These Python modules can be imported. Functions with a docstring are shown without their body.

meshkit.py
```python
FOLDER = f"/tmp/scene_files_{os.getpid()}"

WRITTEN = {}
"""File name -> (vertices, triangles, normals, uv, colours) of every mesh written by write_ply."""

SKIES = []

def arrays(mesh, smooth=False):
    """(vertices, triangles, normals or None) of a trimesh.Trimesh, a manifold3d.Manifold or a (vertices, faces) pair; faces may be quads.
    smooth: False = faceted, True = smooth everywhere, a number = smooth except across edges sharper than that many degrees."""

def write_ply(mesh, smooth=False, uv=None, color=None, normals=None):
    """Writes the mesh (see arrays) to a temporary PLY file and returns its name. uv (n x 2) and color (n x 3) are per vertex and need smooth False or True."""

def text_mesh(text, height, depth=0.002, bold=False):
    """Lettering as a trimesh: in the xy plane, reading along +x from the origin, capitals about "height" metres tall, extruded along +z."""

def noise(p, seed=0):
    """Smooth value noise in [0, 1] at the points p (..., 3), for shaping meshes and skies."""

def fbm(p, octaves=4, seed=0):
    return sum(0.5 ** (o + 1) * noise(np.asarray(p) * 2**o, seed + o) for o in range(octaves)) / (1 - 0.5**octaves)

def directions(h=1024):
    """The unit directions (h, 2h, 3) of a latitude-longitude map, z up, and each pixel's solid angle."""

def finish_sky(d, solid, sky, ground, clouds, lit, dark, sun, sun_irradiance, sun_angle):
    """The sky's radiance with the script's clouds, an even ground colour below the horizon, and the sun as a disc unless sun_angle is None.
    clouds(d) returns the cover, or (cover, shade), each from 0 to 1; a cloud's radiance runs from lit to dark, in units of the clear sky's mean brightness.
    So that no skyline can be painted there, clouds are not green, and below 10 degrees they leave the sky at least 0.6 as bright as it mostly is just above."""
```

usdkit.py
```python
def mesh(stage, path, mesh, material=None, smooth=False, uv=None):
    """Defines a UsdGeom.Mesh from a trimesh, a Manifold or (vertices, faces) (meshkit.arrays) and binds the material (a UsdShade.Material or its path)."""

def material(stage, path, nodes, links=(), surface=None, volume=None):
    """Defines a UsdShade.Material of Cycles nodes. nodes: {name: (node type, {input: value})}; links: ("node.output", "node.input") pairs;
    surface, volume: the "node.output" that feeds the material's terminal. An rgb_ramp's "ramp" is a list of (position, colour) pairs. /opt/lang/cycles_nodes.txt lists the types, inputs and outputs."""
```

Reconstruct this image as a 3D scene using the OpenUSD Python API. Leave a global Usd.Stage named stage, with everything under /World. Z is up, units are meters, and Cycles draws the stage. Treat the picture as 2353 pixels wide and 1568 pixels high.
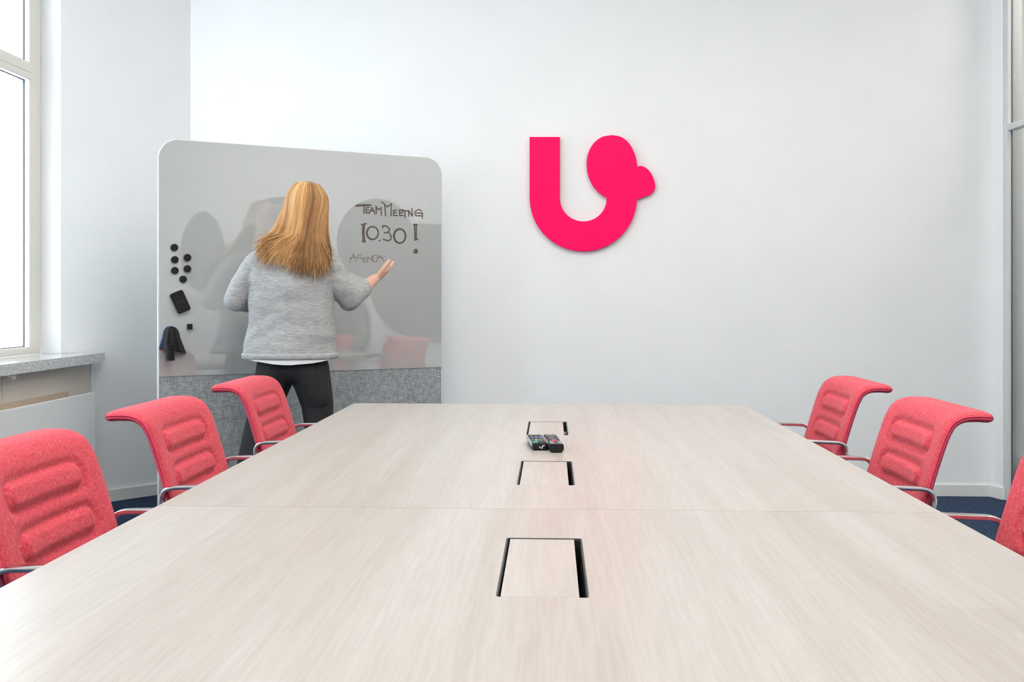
import math
import numpy as np
import trimesh
import manifold3d as m3
import shapely.geometry as sg
from shapely import affinity
from shapely.ops import unary_union
import usdkit, meshkit
from pxr import Usd, UsdGeom, UsdLux, UsdShade, Gf, Vt, Sdf

rng = np.random.default_rng(7)
stage = Usd.Stage.CreateInMemory()
UsdGeom.SetStageUpAxis(stage, UsdGeom.Tokens.z)
UsdGeom.SetStageMetersPerUnit(stage, 1.0)
UsdGeom.Xform.Define(stage, '/World')
UsdGeom.Scope.Define(stage, '/World/Looks')

# ------------------------------------------------------------------ camera, sky, lamps, exposure
W, H, FPX, HZ, VPX = 2353, 1568, 2200.0, 690.0, 1267.0     # picture, focal length, horizon row, vanishing column
HC = 1.153
YAW = math.atan((VPX - W / 2) / FPX)
EXPOSURE = -0.26
SKY = 1.8
LAMP = 165.0

cam = UsdGeom.Camera.Define(stage, '/World/camera')
cam.AddTranslateOp().Set(Gf.Vec3d(0, 0, HC))
cam.AddRotateXYZOp().Set(Gf.Vec3f(90, 0, math.degrees(YAW)))
cam.CreateHorizontalApertureAttr(36.0)
cam.CreateVerticalApertureAttr(36.0 * H / W)
cam.CreateFocalLengthAttr(36.0 * FPX / W)
cam.CreateVerticalApertureOffsetAttr(-(H / 2 - HZ) / W * 36.0)
cam.CreateClippingRangeAttr(Gf.Vec2f(0.05, 200))
cam.CreateExposureAttr(EXPOSURE)

dome = UsdLux.DomeLight.Define(stage, '/World/sky')
dome.CreateIntensityAttr(SKY)
dome.CreateColorAttr(Gf.Vec3f(0.87, 0.97, 1.06))

FWD = np.array([-math.sin(YAW), math.cos(YAW), 0])
RGT = np.array([math.cos(YAW), math.sin(YAW), 0])
UP = np.array([0, 0, 1.0])
CAM = np.array([0, 0, HC])
def ray(u, v): return FWD + RGT * (u - W / 2) / FPX + UP * (HZ - v) / FPX
def at_depth(u, v, d): return CAM + ray(u, v) * d
def at_y(u, v, y): d = ray(u, v); return CAM + d * y / d[1]

# ------------------------------------------------------------------ materials
def mat(name, color, rough=0.5, links=(), nodes=None, **kw):
    n = {'p': ('principled_bsdf', {'base_color': color, 'roughness': rough, **kw})}
    n.update(nodes or {})
    return usdkit.material(stage, '/World/Looks/' + name, n, links, surface='p.BSDF')

def noisy(name, c1, c2, scale, rough, bump=0.0, bscale=None, detail=4, stretch=(1, 1, 1), lo=0.35, hi=0.65, dist=0.002, **kw):
    nodes = {'g': ('texture_coordinate', {}), 'm': ('mapping', {'scale': stretch}),
             'n': ('noise_texture', {'scale': scale, 'detail': detail}),
             'r': ('rgb_ramp', {'ramp': [(lo, c1), (hi, c2)]}),
             'p': ('principled_bsdf', {'roughness': rough, **kw})}
    links = [('g.object', 'm.vector'), ('m.vector', 'n.vector'), ('n.fac', 'r.fac'), ('r.color', 'p.base_color')]
    if bump:
        nodes['n2'] = ('noise_texture', {'scale': bscale or scale, 'detail': 3})
        nodes['b'] = ('bump', {'strength': bump, 'distance': dist})
        links += [('m.vector', 'n2.vector'), ('n2.fac', 'b.height'), ('b.normal', 'p.normal')]
    return usdkit.material(stage, '/World/Looks/' + name, nodes, links, surface='p.BSDF')

M = {}
M['wall'] = noisy('wall_paint', (.885, .89, .89), (.905, .91, .91), 3, .65, .12, 350, dist=.0006)
M['ceiling'] = mat('ceiling_paint', (.92, .92, .91), .8)
M['trim'] = mat('trim_paint', (.80, .80, .78), .45)
M['carpet'] = noisy('carpet_blue', (.020, .036, .078), (.055, .085, .145), 55, .95, .9, 420, detail=6, dist=.006, specular_ior_level=.1)
M['corridor'] = noisy('corridor_floor', (.16, .15, .14), (.22, .21, .19), 60, .9)
M['corridor_wall'] = mat('corridor_paint', (.62, .60, .57), .8)
M['cream'] = mat('window_cream_paint', (.86, .825, .76), .4)
M['white_sash'] = mat('window_white', (.86, .86, .85), .35)
M['gasket'] = mat('gasket_grey', (.10, .12, .13), .5)
M['spacer'] = mat('spacer_metal', (.55, .57, .58), .35, metallic=.6)
M['beige'] = noisy('niche_beige', (.70, .645, .56), (.73, .675, .59), 6, .8)
M['brown'] = mat('niche_brown_strip', (.55, .45, .35), .8)
M['radiator'] = mat('radiator_white', (.87, .88, .875), .4)
M['granite'] = noisy('granite', (.30, .31, .31), (.70, .71, .70), 120, .15, detail=5, lo=.36, hi=.52, coat_weight=1.0, coat_roughness=.04)
M['chrome'] = mat('chrome', (.72, .71, .70), .16, metallic=1.0)
M['black'] = noisy('black_plastic', (.008, .008, .009), (.013, .013, .014), 80, .55, specular_ior_level=.2)
M['dark_void'] = mat('cable_tray_black', (.012, .012, .013), .6)
M['dark_metal'] = mat('dark_anodised_metal', (.045, .048, .05), .45, specular_ior_level=.35)
M['grey_key'] = mat('remote_grey_key', (.075, .08, .085), .5, specular_ior_level=.25)
M['silver'] = mat('remote_silver', (.30, .30, .31), .4)
M['key_red'] = mat('remote_red_key', (.65, .05, .09), .45)
M['key_green'] = mat('remote_green_key', (.02, .42, .17), .45)
M['key_yellow'] = mat('remote_yellow_key', (.70, .36, .06), .45)
M['key_blue'] = mat('remote_blue_key', (.05, .13, .45), .45)
M['key_white'] = mat('remote_white_print', (.75, .75, .75), .5)
M['pink'] = mat('logo_pink', (.93, .002, .115), .5, specular_ior_level=.12)
M['alu'] = mat('partition_aluminium', (.66, .67, .67), .35)
M['alu_dark'] = mat('partition_grey_post', (.48, .485, .47), .45)
M['felt'] = noisy('grey_felt', (.10, .102, .10), (.14, .142, .14), 150, .95)
M['board_face'] = mat('whiteboard_glass', (.445, .465, .46), .0, ior=2.2)
M['board_edge'] = mat('board_edge_white', (.86, .865, .86), .35)
M['board_foot'] = mat('board_foot_white', (.75, .75, .75), .4)
M['ink'] = mat('marker_ink', (.085, .062, .060), .6)
M['ink_faint'] = mat('marker_ink_faint', (.19, .155, .15), .6)
M['bag'] = mat('white_plastic_bag', (.80, .81, .82), .4)
M['cloth_black'] = noisy('black_cloth', (.008, .008, .010), (.020, .020, .024), 300, .9, .5, 500)
M['cloth_blue'] = mat('blue_binding', (.03, .09, .30), .8)
M['skin'] = mat('skin', (.66, .40, .30), .5, subsurface_weight=.15, subsurface_scale=.006)
M['shirt'] = noisy('white_shirt', (.76, .77, .79), (.82, .83, .85), 20, .85)
M['trousers'] = noisy('black_trousers', (.008, .008, .010), (.014, .014, .016), 60, .85, .3, 300)
M['shoe'] = mat('black_shoe', (.010, .010, .010), .4)
M['eye'] = mat('eye', (.75, .75, .74), .2)
M['iris'] = mat('iris', (.05, .09, .12), .2)
M['lip'] = mat('lip', (.50, .20, .18), .45)
M['lamp'] = usdkit.material(stage, '/World/Looks/lamp_diffuser', {'e': ('emission', {'color': (1, .95, .88), 'strength': 6.0})}, surface='e.emission')

# fabric of the chairs: melange coral felt with a fine weave
M['coral'] = usdkit.material(stage, '/World/Looks/coral_felt', {
    'g': ('texture_coordinate', {}), 'n': ('noise_texture', {'scale': 420, 'detail': 3}), 'n1': ('noise_texture', {'scale': 130, 'detail': 3}),
    'x': ('mix_color', {'fac': .45}),
    'r': ('rgb_ramp', {'ramp': [(.33, (.33, .022, .036)), (.5, (.50, .055, .076)), (.66, (.65, .145, .175))]}),
    'b': ('bump', {'strength': .55, 'distance': .0012}),
    'p': ('principled_bsdf', {'roughness': .92, 'sheen_weight': .22, 'sheen_roughness': .5, 'sheen_tint': (1, .60, .66), 'specular_ior_level': .1})},
    [('g.object', 'n.vector'), ('g.object', 'n1.vector'), ('n.color', 'x.a'), ('n1.color', 'x.b'), ('x.result', 'r.fac'), ('r.color', 'p.base_color'), ('n.fac', 'b.height'), ('b.normal', 'p.normal')], surface='p.BSDF')
M['coral_seam'] = mat('coral_piping', (.60, .05, .11), .9)

# light ash laminate: strips along y with fine grain
def wood(name, shift):
    return usdkit.material(stage, '/World/Looks/' + name, {
        'g': ('geometry', {}), 'm': ('mapping', {'location': (shift, shift * 2.3, 0), 'scale': (1, .045, 1)}),
        'm2': ('mapping', {'location': (shift, 0, 0), 'scale': (9.0, .42, 1)}),
        'n': ('noise_texture', {'scale': 16, 'detail': 6, 'roughness': .6, 'distortion': .5}),
        'n2': ('noise_texture', {'scale': 190, 'detail': 3}),
        'v': ('voronoi_texture', {'scale': 1.0, 'metric': 'chebychev'}),
        'r': ('rgb_ramp', {'ramp': [(.25, (.370, .343, .316)), (.5, (.405, .382, .357)), (.75, (.440, .422, .402))]}),
        'r2': ('rgb_ramp', {'ramp': [(.35, (.90, .885, .875)), (.6, (1, 1, 1))]}),
        'h': ('separate_color', {}), 'r3': ('rgb_ramp', {'ramp': [(0, (.94, .905, .885)), (.5, (1, .98, .97)), (1, (1, 1.0, 1.0))]}),
        'x': ('mix_color', {'blend_type': 'multiply', 'fac': .8}), 'y': ('mix_color', {'blend_type': 'multiply', 'fac': .9}),
        'p': ('principled_bsdf', {'roughness': .30, 'specular_ior_level': .5})},
        [('g.position', 'm.vector'), ('g.position', 'm2.vector'), ('m.vector', 'n.vector'), ('m.vector', 'n2.vector'), ('m2.vector', 'v.vector'), ('n.fac', 'r.fac'), ('n2.fac', 'r2.fac'),
         ('v.color', 'h.color'), ('h.r', 'r3.fac'), ('r.color', 'x.a'), ('r2.color', 'x.b'), ('x.result', 'y.a'), ('r3.color', 'y.b'), ('y.result', 'p.base_color')], surface='p.BSDF')
M['wood_a'], M['wood_b'], M['wood_c'] = wood('ash_laminate', 0.0), wood('ash_laminate_far', 3.7), wood('ash_laminate_flap', 8.1)

M['weave'] = usdkit.material(stage, '/World/Looks/grey_weave', {
    'g': ('texture_coordinate', {}), 'ma': ('mapping', {'scale': (1, 1, .12)}), 'mb': ('mapping', {'scale': (.12, .12, 1)}),
    'a': ('noise_texture', {'scale': 260, 'detail': 2}), 'c': ('noise_texture', {'scale': 260, 'detail': 2}), 'x': ('mix_color', {'fac': .5}),
    'r': ('rgb_ramp', {'ramp': [(.38, (.17, .185, .195)), (.5, (.31, .33, .345)), (.62, (.47, .49, .505))]}),
    'b': ('bump', {'strength': .4, 'distance': .001}), 'p': ('principled_bsdf', {'roughness': .95, 'specular_ior_level': .15})},
    [('g.object', 'ma.vector'), ('g.object', 'mb.vector'), ('ma.vector', 'a.vector'), ('mb.vector', 'c.vector'), ('a.color', 'x.a'), ('c.color', 'x.b'), ('x.result', 'r.fac'), ('r.color', 'p.base_color'),
     ('x.result', 'b.height'), ('b.normal', 'p.normal')], surface='p.BSDF')

M['knit'] = usdkit.material(stage, '/World/Looks/grey_knit', {
    'g': ('texture_coordinate', {}), 'ma': ('mapping', {'scale': (.25, .25, 1.6)}),
    'n': ('noise_texture', {'scale': 130, 'detail': 3}), 'n2': ('noise_texture', {'scale': 300, 'detail': 2}), 'x': ('mix_color', {'fac': .4}),
    'r': ('rgb_ramp', {'ramp': [(.35, (.23, .235, .235)), (.52, (.36, .37, .37)), (.66, (.49, .50, .50))]}),
    'b': ('bump', {'strength': .5, 'distance': .002}), 'p': ('principled_bsdf', {'roughness': .95, 'sheen_weight': .2, 'specular_ior_level': .15})},
    [('g.object', 'ma.vector'), ('ma.vector', 'n.vector'), ('g.object', 'n2.vector'), ('n.color', 'x.a'), ('n2.color', 'x.b'), ('x.result', 'r.fac'), ('r.color', 'p.base_color'),
     ('n.fac', 'b.height'), ('b.normal', 'p.normal')], surface='p.BSDF')
M['hair'] = noisy('blond_hair', (.26, .125, .040), (.60, .36, .150), 30, .45, .4, 160, stretch=(1, 1, .12))

def hairmat(name, c):
    return mat(name, c, .42)
M['hair_dark'], M['hair_mid'], M['hair_light'] = hairmat('hair_brown', (.23, .105, .035)), hairmat('hair_honey', (.46, .245, .085)), hairmat('hair_gold', (.68, .41, .17))

M['pane'] = usdkit.material(stage, '/World/Looks/pane_glass', {
    't': ('transparent_bsdf', {'color': (.97, .985, .98)}), 'g': ('glossy_bsdf', {'roughness': .01, 'color': (1, 1, 1)}), 'f': ('fresnel', {}), 'x': ('mix_closure', {}),
    'o': ('geometry', {}), 'i': ('map_range', {'to_min': 1.45, 'to_max': 1 / 1.45})},       # the back of the pane, seen from inside the glass, mirrors like its front
    [('o.backfacing', 'i.value'), ('i.result', 'f.IOR'), ('f.fac', 'x.fac'), ('t.BSDF', 'x.closure1'), ('g.BSDF', 'x.closure2')], surface='x.closure')

# ------------------------------------------------------------------ helpers
used = {}
def numbered(parent, name):
    k = used.get((parent, name), 0)
    used[(parent, name)] = k + 1
    return f'{parent}/{name}' if k == 0 else f'{parent}/{name}_{k:03d}'

def keys(prim, **kw):
    for k, v in kw.items():
        if v: prim.SetCustomDataByKey(k, v)
    return prim

def path_of(p): return '/World' if p is None else str(p.GetPath())

def obj(name, mesh, m, parent=None, smooth=30, label=None, kind=None, category=None, group=None, loc=None, rotz=0):
    p = usdkit.mesh(stage, numbered(path_of(parent), name), mesh, M[m] if isinstance(m, str) else m, smooth=smooth)
    if loc is not None:
        p.AddTranslateOp().Set(Gf.Vec3d(*map(float, loc)))
    if rotz:
        p.AddRotateZOp().Set(math.degrees(rotz))
    return keys(p.GetPrim(), label=label, kind=kind, category=category, group=group)

def thing(name, label=None, category=None, loc=(0, 0, 0), rotz=0, group=None, kind=None):
    x = UsdGeom.Xform.Define(stage, numbered('/World', name))
    x.AddTranslateOp().Set(Gf.Vec3d(*map(float, loc)))
    x.AddRotateZOp().Set(math.degrees(rotz))
    return keys(x.GetPrim(), label=label, category=category, group=group, kind=kind)

def dup(src, name, label, loc, rotz):
    was = src.GetCustomData()
    t = thing(name, label, was['category'], loc, rotz, was.get('group'))
    t.GetReferences().AddInternalReference(src.GetPath())
    t.SetInstanceable(True)
    return t

cat = trimesh.util.concatenate
def tm(man):
    d = man.to_mesh()
    return trimesh.Trimesh(np.array(d.vert_properties[:, :3]), np.array(d.tri_verts), process=False)
def bx(x0, x1, y0, y1, z0, z1):
    return trimesh.creation.box(bounds=[[min(x0, x1), min(y0, y1), min(z0, z1)], [max(x0, x1), max(y0, y1), max(z0, z1)]])
def rbx(x0, x1, y0, y1, z0, z1, r=.003, seg=8):
    s = m3.Manifold.sphere(r, seg)
    return tm(m3.Manifold.batch_hull([s.translate([float(x), float(y), float(z)]) for x in (x0 + r, x1 - r) for y in (y0 + r, y1 - r) for z in (z0 + r, z1 - r)]))
def ext(poly, h, z=0):
    g = getattr(poly, 'geoms', [poly])
    m = cat([trimesh.creation.extrude_polygon(p, h, engine='earcut') for p in g])
    m.apply_translation([0, 0, z])
    return m
def frame_mesh(m, o, ex, ey, ez):
    """places mesh coordinates (x, y, z) at o + x ex + y ey + z ez"""
    v = np.asarray(m.vertices) @ np.array([ex, ey, ez]) + o
    f = np.asarray(m.faces)
    if np.linalg.det(np.array([ex, ey, ez])) < 0: f = f[:, ::-1]
    return trimesh.Trimesh(v, f, process=False)
def smooth_path(pts, n=8):
    p = np.asarray(pts, float)
    q = np.vstack([2 * p[0] - p[1], p, 2 * p[-1] - p[-2]])
    out = []
    for i in range(len(p) - 1):
        a, b, c, d = q[i:i + 4]
        for t in np.linspace(0, 1, n, endpoint=False):
            out.append(.5 * (2 * b + (c - a) * t + (2 * a - 5 * b + 4 * c - d) * t * t + (3 * b - a - 3 * c + d) * t ** 3))
    return np.array(out + [p[-1]])
def fillet(pts, r, n=7):
    """polyline with rounded corners"""
    p = [np.asarray(a, float) for a in pts]
    out = [p[0]]
    for a, b, c in zip(p, p[1:], p[2:]):
        u, w = (a - b) / np.linalg.norm(a - b), (c - b) / np.linalg.norm(c - b)
        s, e = b + u * r, b + w * r
        for t in np.linspace(0, 1, n):
            out.append((1 - t) ** 2 * s + 2 * t * (1 - t) * b + t * t * e)
    return np.array(out + [p[-1]])
def sweep(path, a, b=None, n=12, up=(0, 0, 1), closed=False):
    """elliptical section: a across (perpendicular to up), b along up; a, b may vary along the path"""
    path = np.asarray(path, float); k = len(path)
    a = np.broadcast_to(np.asarray(a, float), k); b = a if b is None else np.broadcast_to(np.asarray(b, float), k)
    tan = np.gradient(path, axis=0) if not closed else np.roll(path, -1, 0) - np.roll(path, 1, 0)
    tan /= np.linalg.norm(tan, axis=1)[:, None]
    ang = np.arange(n) / n * 2 * np.pi
    rings, side0 = [], None
    for i in range(k):
        side = np.cross(tan[i], up)
        if np.linalg.norm(side) < .15: side = side0 if side0 is not None else np.cross(tan[i], (0, 1, .01))
        if side0 is not None and side @ side0 < 0: side = -side
        side = side - (side @ tan[i]) * tan[i]
        side /= np.linalg.norm(side); side0 = side
        nrm = np.cross(side, tan[i])
        rings.append(path[i] + np.outer(np.cos(ang) * a[i], side) + np.outer(np.sin(ang) * b[i], nrm))
    v = np.vstack(rings); f = []
    for i in range(k if closed else k - 1):
        j = (i + 1) % k
        for q in range(n):
            r = (q + 1) % n
            f += [[i * n + q, i * n + r, j * n + r], [i * n + q, j * n + r, j * n + q]]
    if not closed:
        v = np.vstack([v, path[0], path[-1]])
        for q in range(n):
            r = (q + 1) % n
            f += [[k * n, i0 := r, q], [k * n + 1, (k - 1) * n + q, (k - 1) * n + r]]
    m = trimesh.Trimesh(v, np.array(f), process=False)
    m.fix_normals()
    return m
def cyl(r, z0, z1, x=0, y=0, n=32, bevel=0.0):
    if bevel:
        prof = np.array([[0, z0], [r - bevel, z0], [r, z0 + bevel], [r, z1 - bevel], [r - bevel, z1], [0, z1]])
        m = trimesh.creation.revolve(prof, sections=n)
    else:
        m = trimesh.creation.cylinder(radius=r, height=z1 - z0, sections=n); m.apply_translation([0, 0, (z0 + z1) / 2])
    m.apply_translation([x, y, 0])
    return m
def blob(chains, edge=.02, it=8, subtract=None, trims=()):
    """continuous body: hulls of consecutive spheres (p, r) joined, refined, smoothed"""
    parts = []
    for ch in chains:
        if ch[0] == 'slab':
            lv = [[m3.Manifold.sphere(float(r), 20).translate([float(x) for x in p]) for p, r in l_] for l_ in ch[1:]]
            parts += [m3.Manifold.batch_hull(u + w) for u, w in zip(lv, lv[1:])]
            continue
        s = [m3.Manifold.sphere(float(r), 20).translate([float(x) for x in p]) for p, r in ch]
        parts += [m3.Manifold.batch_hull([u, w]) for u, w in zip(s, s[1:])] if len(s) > 1 else s
    m = m3.Manifold.batch_boolean(parts, m3.OpType.Add)
    for nrm, off in trims: m = m.trim_by_plane([float(x) for x in nrm], float(off))
    t = tm(m.refine_to_length(edge))
    t.merge_vertices(digits_vertex=4)
    t.update_faces(t.nondegenerate_faces())
    was = t.vertices.copy()
    trimesh.smoothing.filter_taubin(t, iterations=it)
    off = np.linalg.norm(t.vertices - was, axis=1) > .02      # slivers can throw a vertex far out: put it back
    t.vertices[off] = was[off]
    return t

# ------------------------------------------------------------------ the room
XW, XR, YB, YR, ZC = -2.82, 2.612, 5.74, -2.6, 3.55         # window plane, right partition, back wall, rear wall, ceiling
A0, A1 = np.array([-2.194, YB]), np.array([-2.709, 5.186])    # diagonal wall between the back wall and the window niche
obj('floor', bx(-3.1, 4.6, YR - .2, 7.2, -.2, 0), 'carpet', kind='structure', label='dark blue carpet floor of the meeting room')
obj('ceiling', bx(-3.2, 4.8, YR - .2, 7.2, ZC, ZC + .2), 'ceiling', kind='structure', label='plain white ceiling above the meeting table')
obj('wall_back', bx(A0[0] - .02, XR - .03, YB, YB + .2, 0, ZC), 'wall', kind='structure', label='white back wall carrying the pink sign')
obj('wall_front', bx(-3.1, XR + .1, YR - .2, YR, 0, ZC), 'wall', kind='structure', label='plain white wall at the near end of the room')
dg = (A0 - A1) / np.linalg.norm(A0 - A1); dn = np.array([-dg[1], dg[0]])          # dn points outwards (away from the room)
pd = [A0, A1, A1 + (-.16, 0), A1 + (-.16, .9), A0 + (0, .2)]
obj('wall_diagonal', ext(sg.Polygon(pd), ZC), 'wall', kind='structure', label='white diagonal wall between window niche and back wall')
obj('wall_pilaster', ext(sg.Polygon([(2.579, YB + .01), (2.609, 5.648), (2.66, 5.648), (2.66, YB + .01)]), ZC), 'wall', kind='structure', label='narrow white wall return beside the glass partition')

# window wall: three tall windows, piers between them, spandrels with sill, niche panel and radiator
wins = [(3.55, 5.186, 5.177), (1.15, 2.95, 2.95), (-1.35, .45, .45)]       # near side, far side of the opening, far side of the frame
XI = -2.60                                                   # room side of the piers
ZS, ZT = .857, 3.30
pier = [(YR, -1.35), (.45, 1.15), (2.95, 3.55)]
for k, (a, b) in enumerate(pier):
    obj('wall_left', bx(XI, XW - .12, a, b, 0, ZC), 'wall', kind='structure', label='white pier of the window wall ' + ('nearest the front wall', 'between near and middle window', 'between middle and far window')[k])
for k, (a, b, e) in enumerate(wins):
    obj('wall_left_lintel', bx(XI, XW - .12, a, b, ZT, ZC), 'wall', kind='structure', label='white lintel above the %s window' % ('far', 'middle', 'near')[k])
    obj('wall_left_spandrel', bx(XI - .024, XW - .12, a, b + (.004 if k == 0 else 0), 0, ZS - .055), 'wall', kind='structure', label='white spandrel wall below the %s window' % ('far', 'middle', 'near')[k])
    t = thing('window_%d' % (k + 1), kind='structure', label='tall cream framed window with a transom, ' + ('nearest the whiteboard', 'middle of the window wall', 'nearest the front wall')[k])
    fw, fd = .10, .07
    x0, x1 = XW - fd, XW
    ya, yb, zb, zt = a + fw, e - fw, ZS + .037, ZT - .07
    obj('window_frame', cat([rbx(x0, x1, yb, e - .0005, ZS, ZT), rbx(x0, x1, a, ya, ZS, ZT), rbx(x0, x1 - .001, a + .02, e - .02, ZS, zb), rbx(x0, x1 - .001, a + .02, e - .02, zt, ZT)]), 'cream', t)
    obj('transom', cat([rbx(x0, x1 + .002, ya - .01, yb + .01, 2.352, 2.437), rbx(x0, x1 + .005, ya - .01, yb + .002, 2.385, 2.405)]), 'cream', t)
    def lining(xa, xb, th, z0, z1):
        return cat([bx(xa, xb, yb - th, yb + .001, z0 - .001, z1 + .001), bx(xa, xb, ya - .001, ya + th, z0 - .001, z1 + .001), bx(xa, xb, ya, yb, z0 - .001, z0 + th), bx(xa, xb, ya, yb, z1 - th, z1 + .001)])
    for z0, z1 in ((zb, 2.352), (2.437, zt)):
        obj('sash', lining(x1 - .031, x1 - .003, .005, z0, z1), 'white_sash', t)
        obj('gasket', lining(x1 - .038, x1 - .031, .009, z0, z1), 'gasket', t)
        obj('spacer', lining(x0 + .001, x1 - .038, .007, z0, z1), 'spacer', t)
        obj('pane', bx(x1 - .037, x1 - .033, ya, yb, z0, z1), 'pane', t)

# granite sill of the far window: cut along the diagonal wall
def on_diag(x): return A0[1] + (x - A0[0]) * (A1[1] - A0[1]) / (A1[0] - A0[0])
SX = -2.509
t = thing('window_sill', 'speckled grey granite window sill with a jointed end piece below the window', 'window sill')
ye = on_diag(SX)
def sill_piece(y0, y1, cut):
    pts = [(XW - .0, y0), (SX, y0), (SX, y1)] + ([(A1[0], A1[1]), (XW, A1[1])] if cut else [(XW, y1)])
    return ext(sg.Polygon(pts).buffer(-.0008, join_style=2), .052, ZS - .052)
joint = ye - .115
obj('slab', ext(sg.Polygon([(XW, 3.56), (SX, 3.56), (SX, joint), (XW, joint - .03)]).buffer(-.0006, join_style=2), .052, ZS - .052), 'granite', t)
obj('end_piece', ext(sg.Polygon([(XW, joint - .03), (SX, joint), (SX, ye - .002), (A1[0] + .002, A1[1] - .004), (XW, A1[1] - .004)]).buffer(-.0006, join_style=2), .052, ZS - .052), 'granite', t)
for k, (a, b, e) in enumerate(wins[1:]):
    obj('window_sill', rbx(XW, SX, a + .005, b - .005, ZS - .052, ZS), 'granite', label='grey granite sill under the %s window' % ('middle', 'near')[k], category='window sill')

# niche panels below the far sill, brown strip, radiator
NX = -2.600
yn = on_diag(NX)
t = thing('niche_panel', 'beige panel cladding the wall between granite sill and radiator', 'wall panel')
jx = 4.432
obj('panel', bx(NX - .02, NX, jx + .001, yn - .012, .0, ZS - .056), 'beige', t)
obj('panel', bx(NX - .02, NX, 3.6, jx - .002, .0, ZS - .056), 'beige', t)
obj('brown_strip', bx(NX + .0005, NX + .006, 3.7, 5.046, .60, .662), 'brown', t, label='brown strip along the foot of the beige panel')
obj('edge_trim', bx(NX - .01, NX + .012, yn - .010, yn - .001, 0, ZS - .056), 'wall', t)
obj('plaster_tag', ext(sg.Polygon([(4.36, .8035), (4.435, .8035), (4.432, .780), (4.412, .777), (4.405, .790), (4.36, .799)]), .012).apply_transform(np.array([[0, 0, 1, NX + .055], [1, 0, 0, 0], [0, 1, 0, 0], [0, 0, 0, 1.]])), 'wall', label='small white scrap of tape hanging under the granite sill', category='tape')
t = thing('radiator', 'flat white panel radiator standing below the window', 'radiator')
RX, RY = -2.50, 5.154
obj('front_panel', rbx(RX - .022, RX, 3.75, RY, .12, .648, .004), 'radiator', t)
obj('back_panel', rbx(RX - .085, RX - .065, 3.75, RY - .02, .12, .63, .004), 'radiator', t)
for y in (3.9, 5.05):
    obj('bracket', rbx(NX + .001, RX - .020, y, y + .03, .40, .43, .002), 'radiator', t)
    obj('foot', rbx(RX - .075, RX - .01, y, y + .03, 0, .125, .002), 'radiator', t)

# baseboards
BH = .066
obj('baseboard_back', bx(A0[0] + .01, 2.572, YB - .014, YB, 0, BH), 'trim', kind='structure', label='low pale baseboard along the back wall')
q = [A0 - dn * 0, A0 - dn * .014 - dg * .0, A1 - dn * .014 + dg * .05, A1 + dg * .05]
obj('baseboard_diagonal', ext(sg.Polygon(q), BH), 'trim', kind='structure', label='low pale baseboard along the diagonal wall')
obj('baseboard_pilaster', ext(sg.Polygon([(2.567, YB - .01), (2.597, 5.640), (2.621, 5.634), (2.621, 5.650), (2.609, 5.655), (2.579, YB - .01)]), BH), 'trim', kind='structure', label='low pale baseboard on the narrow wall return')

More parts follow.
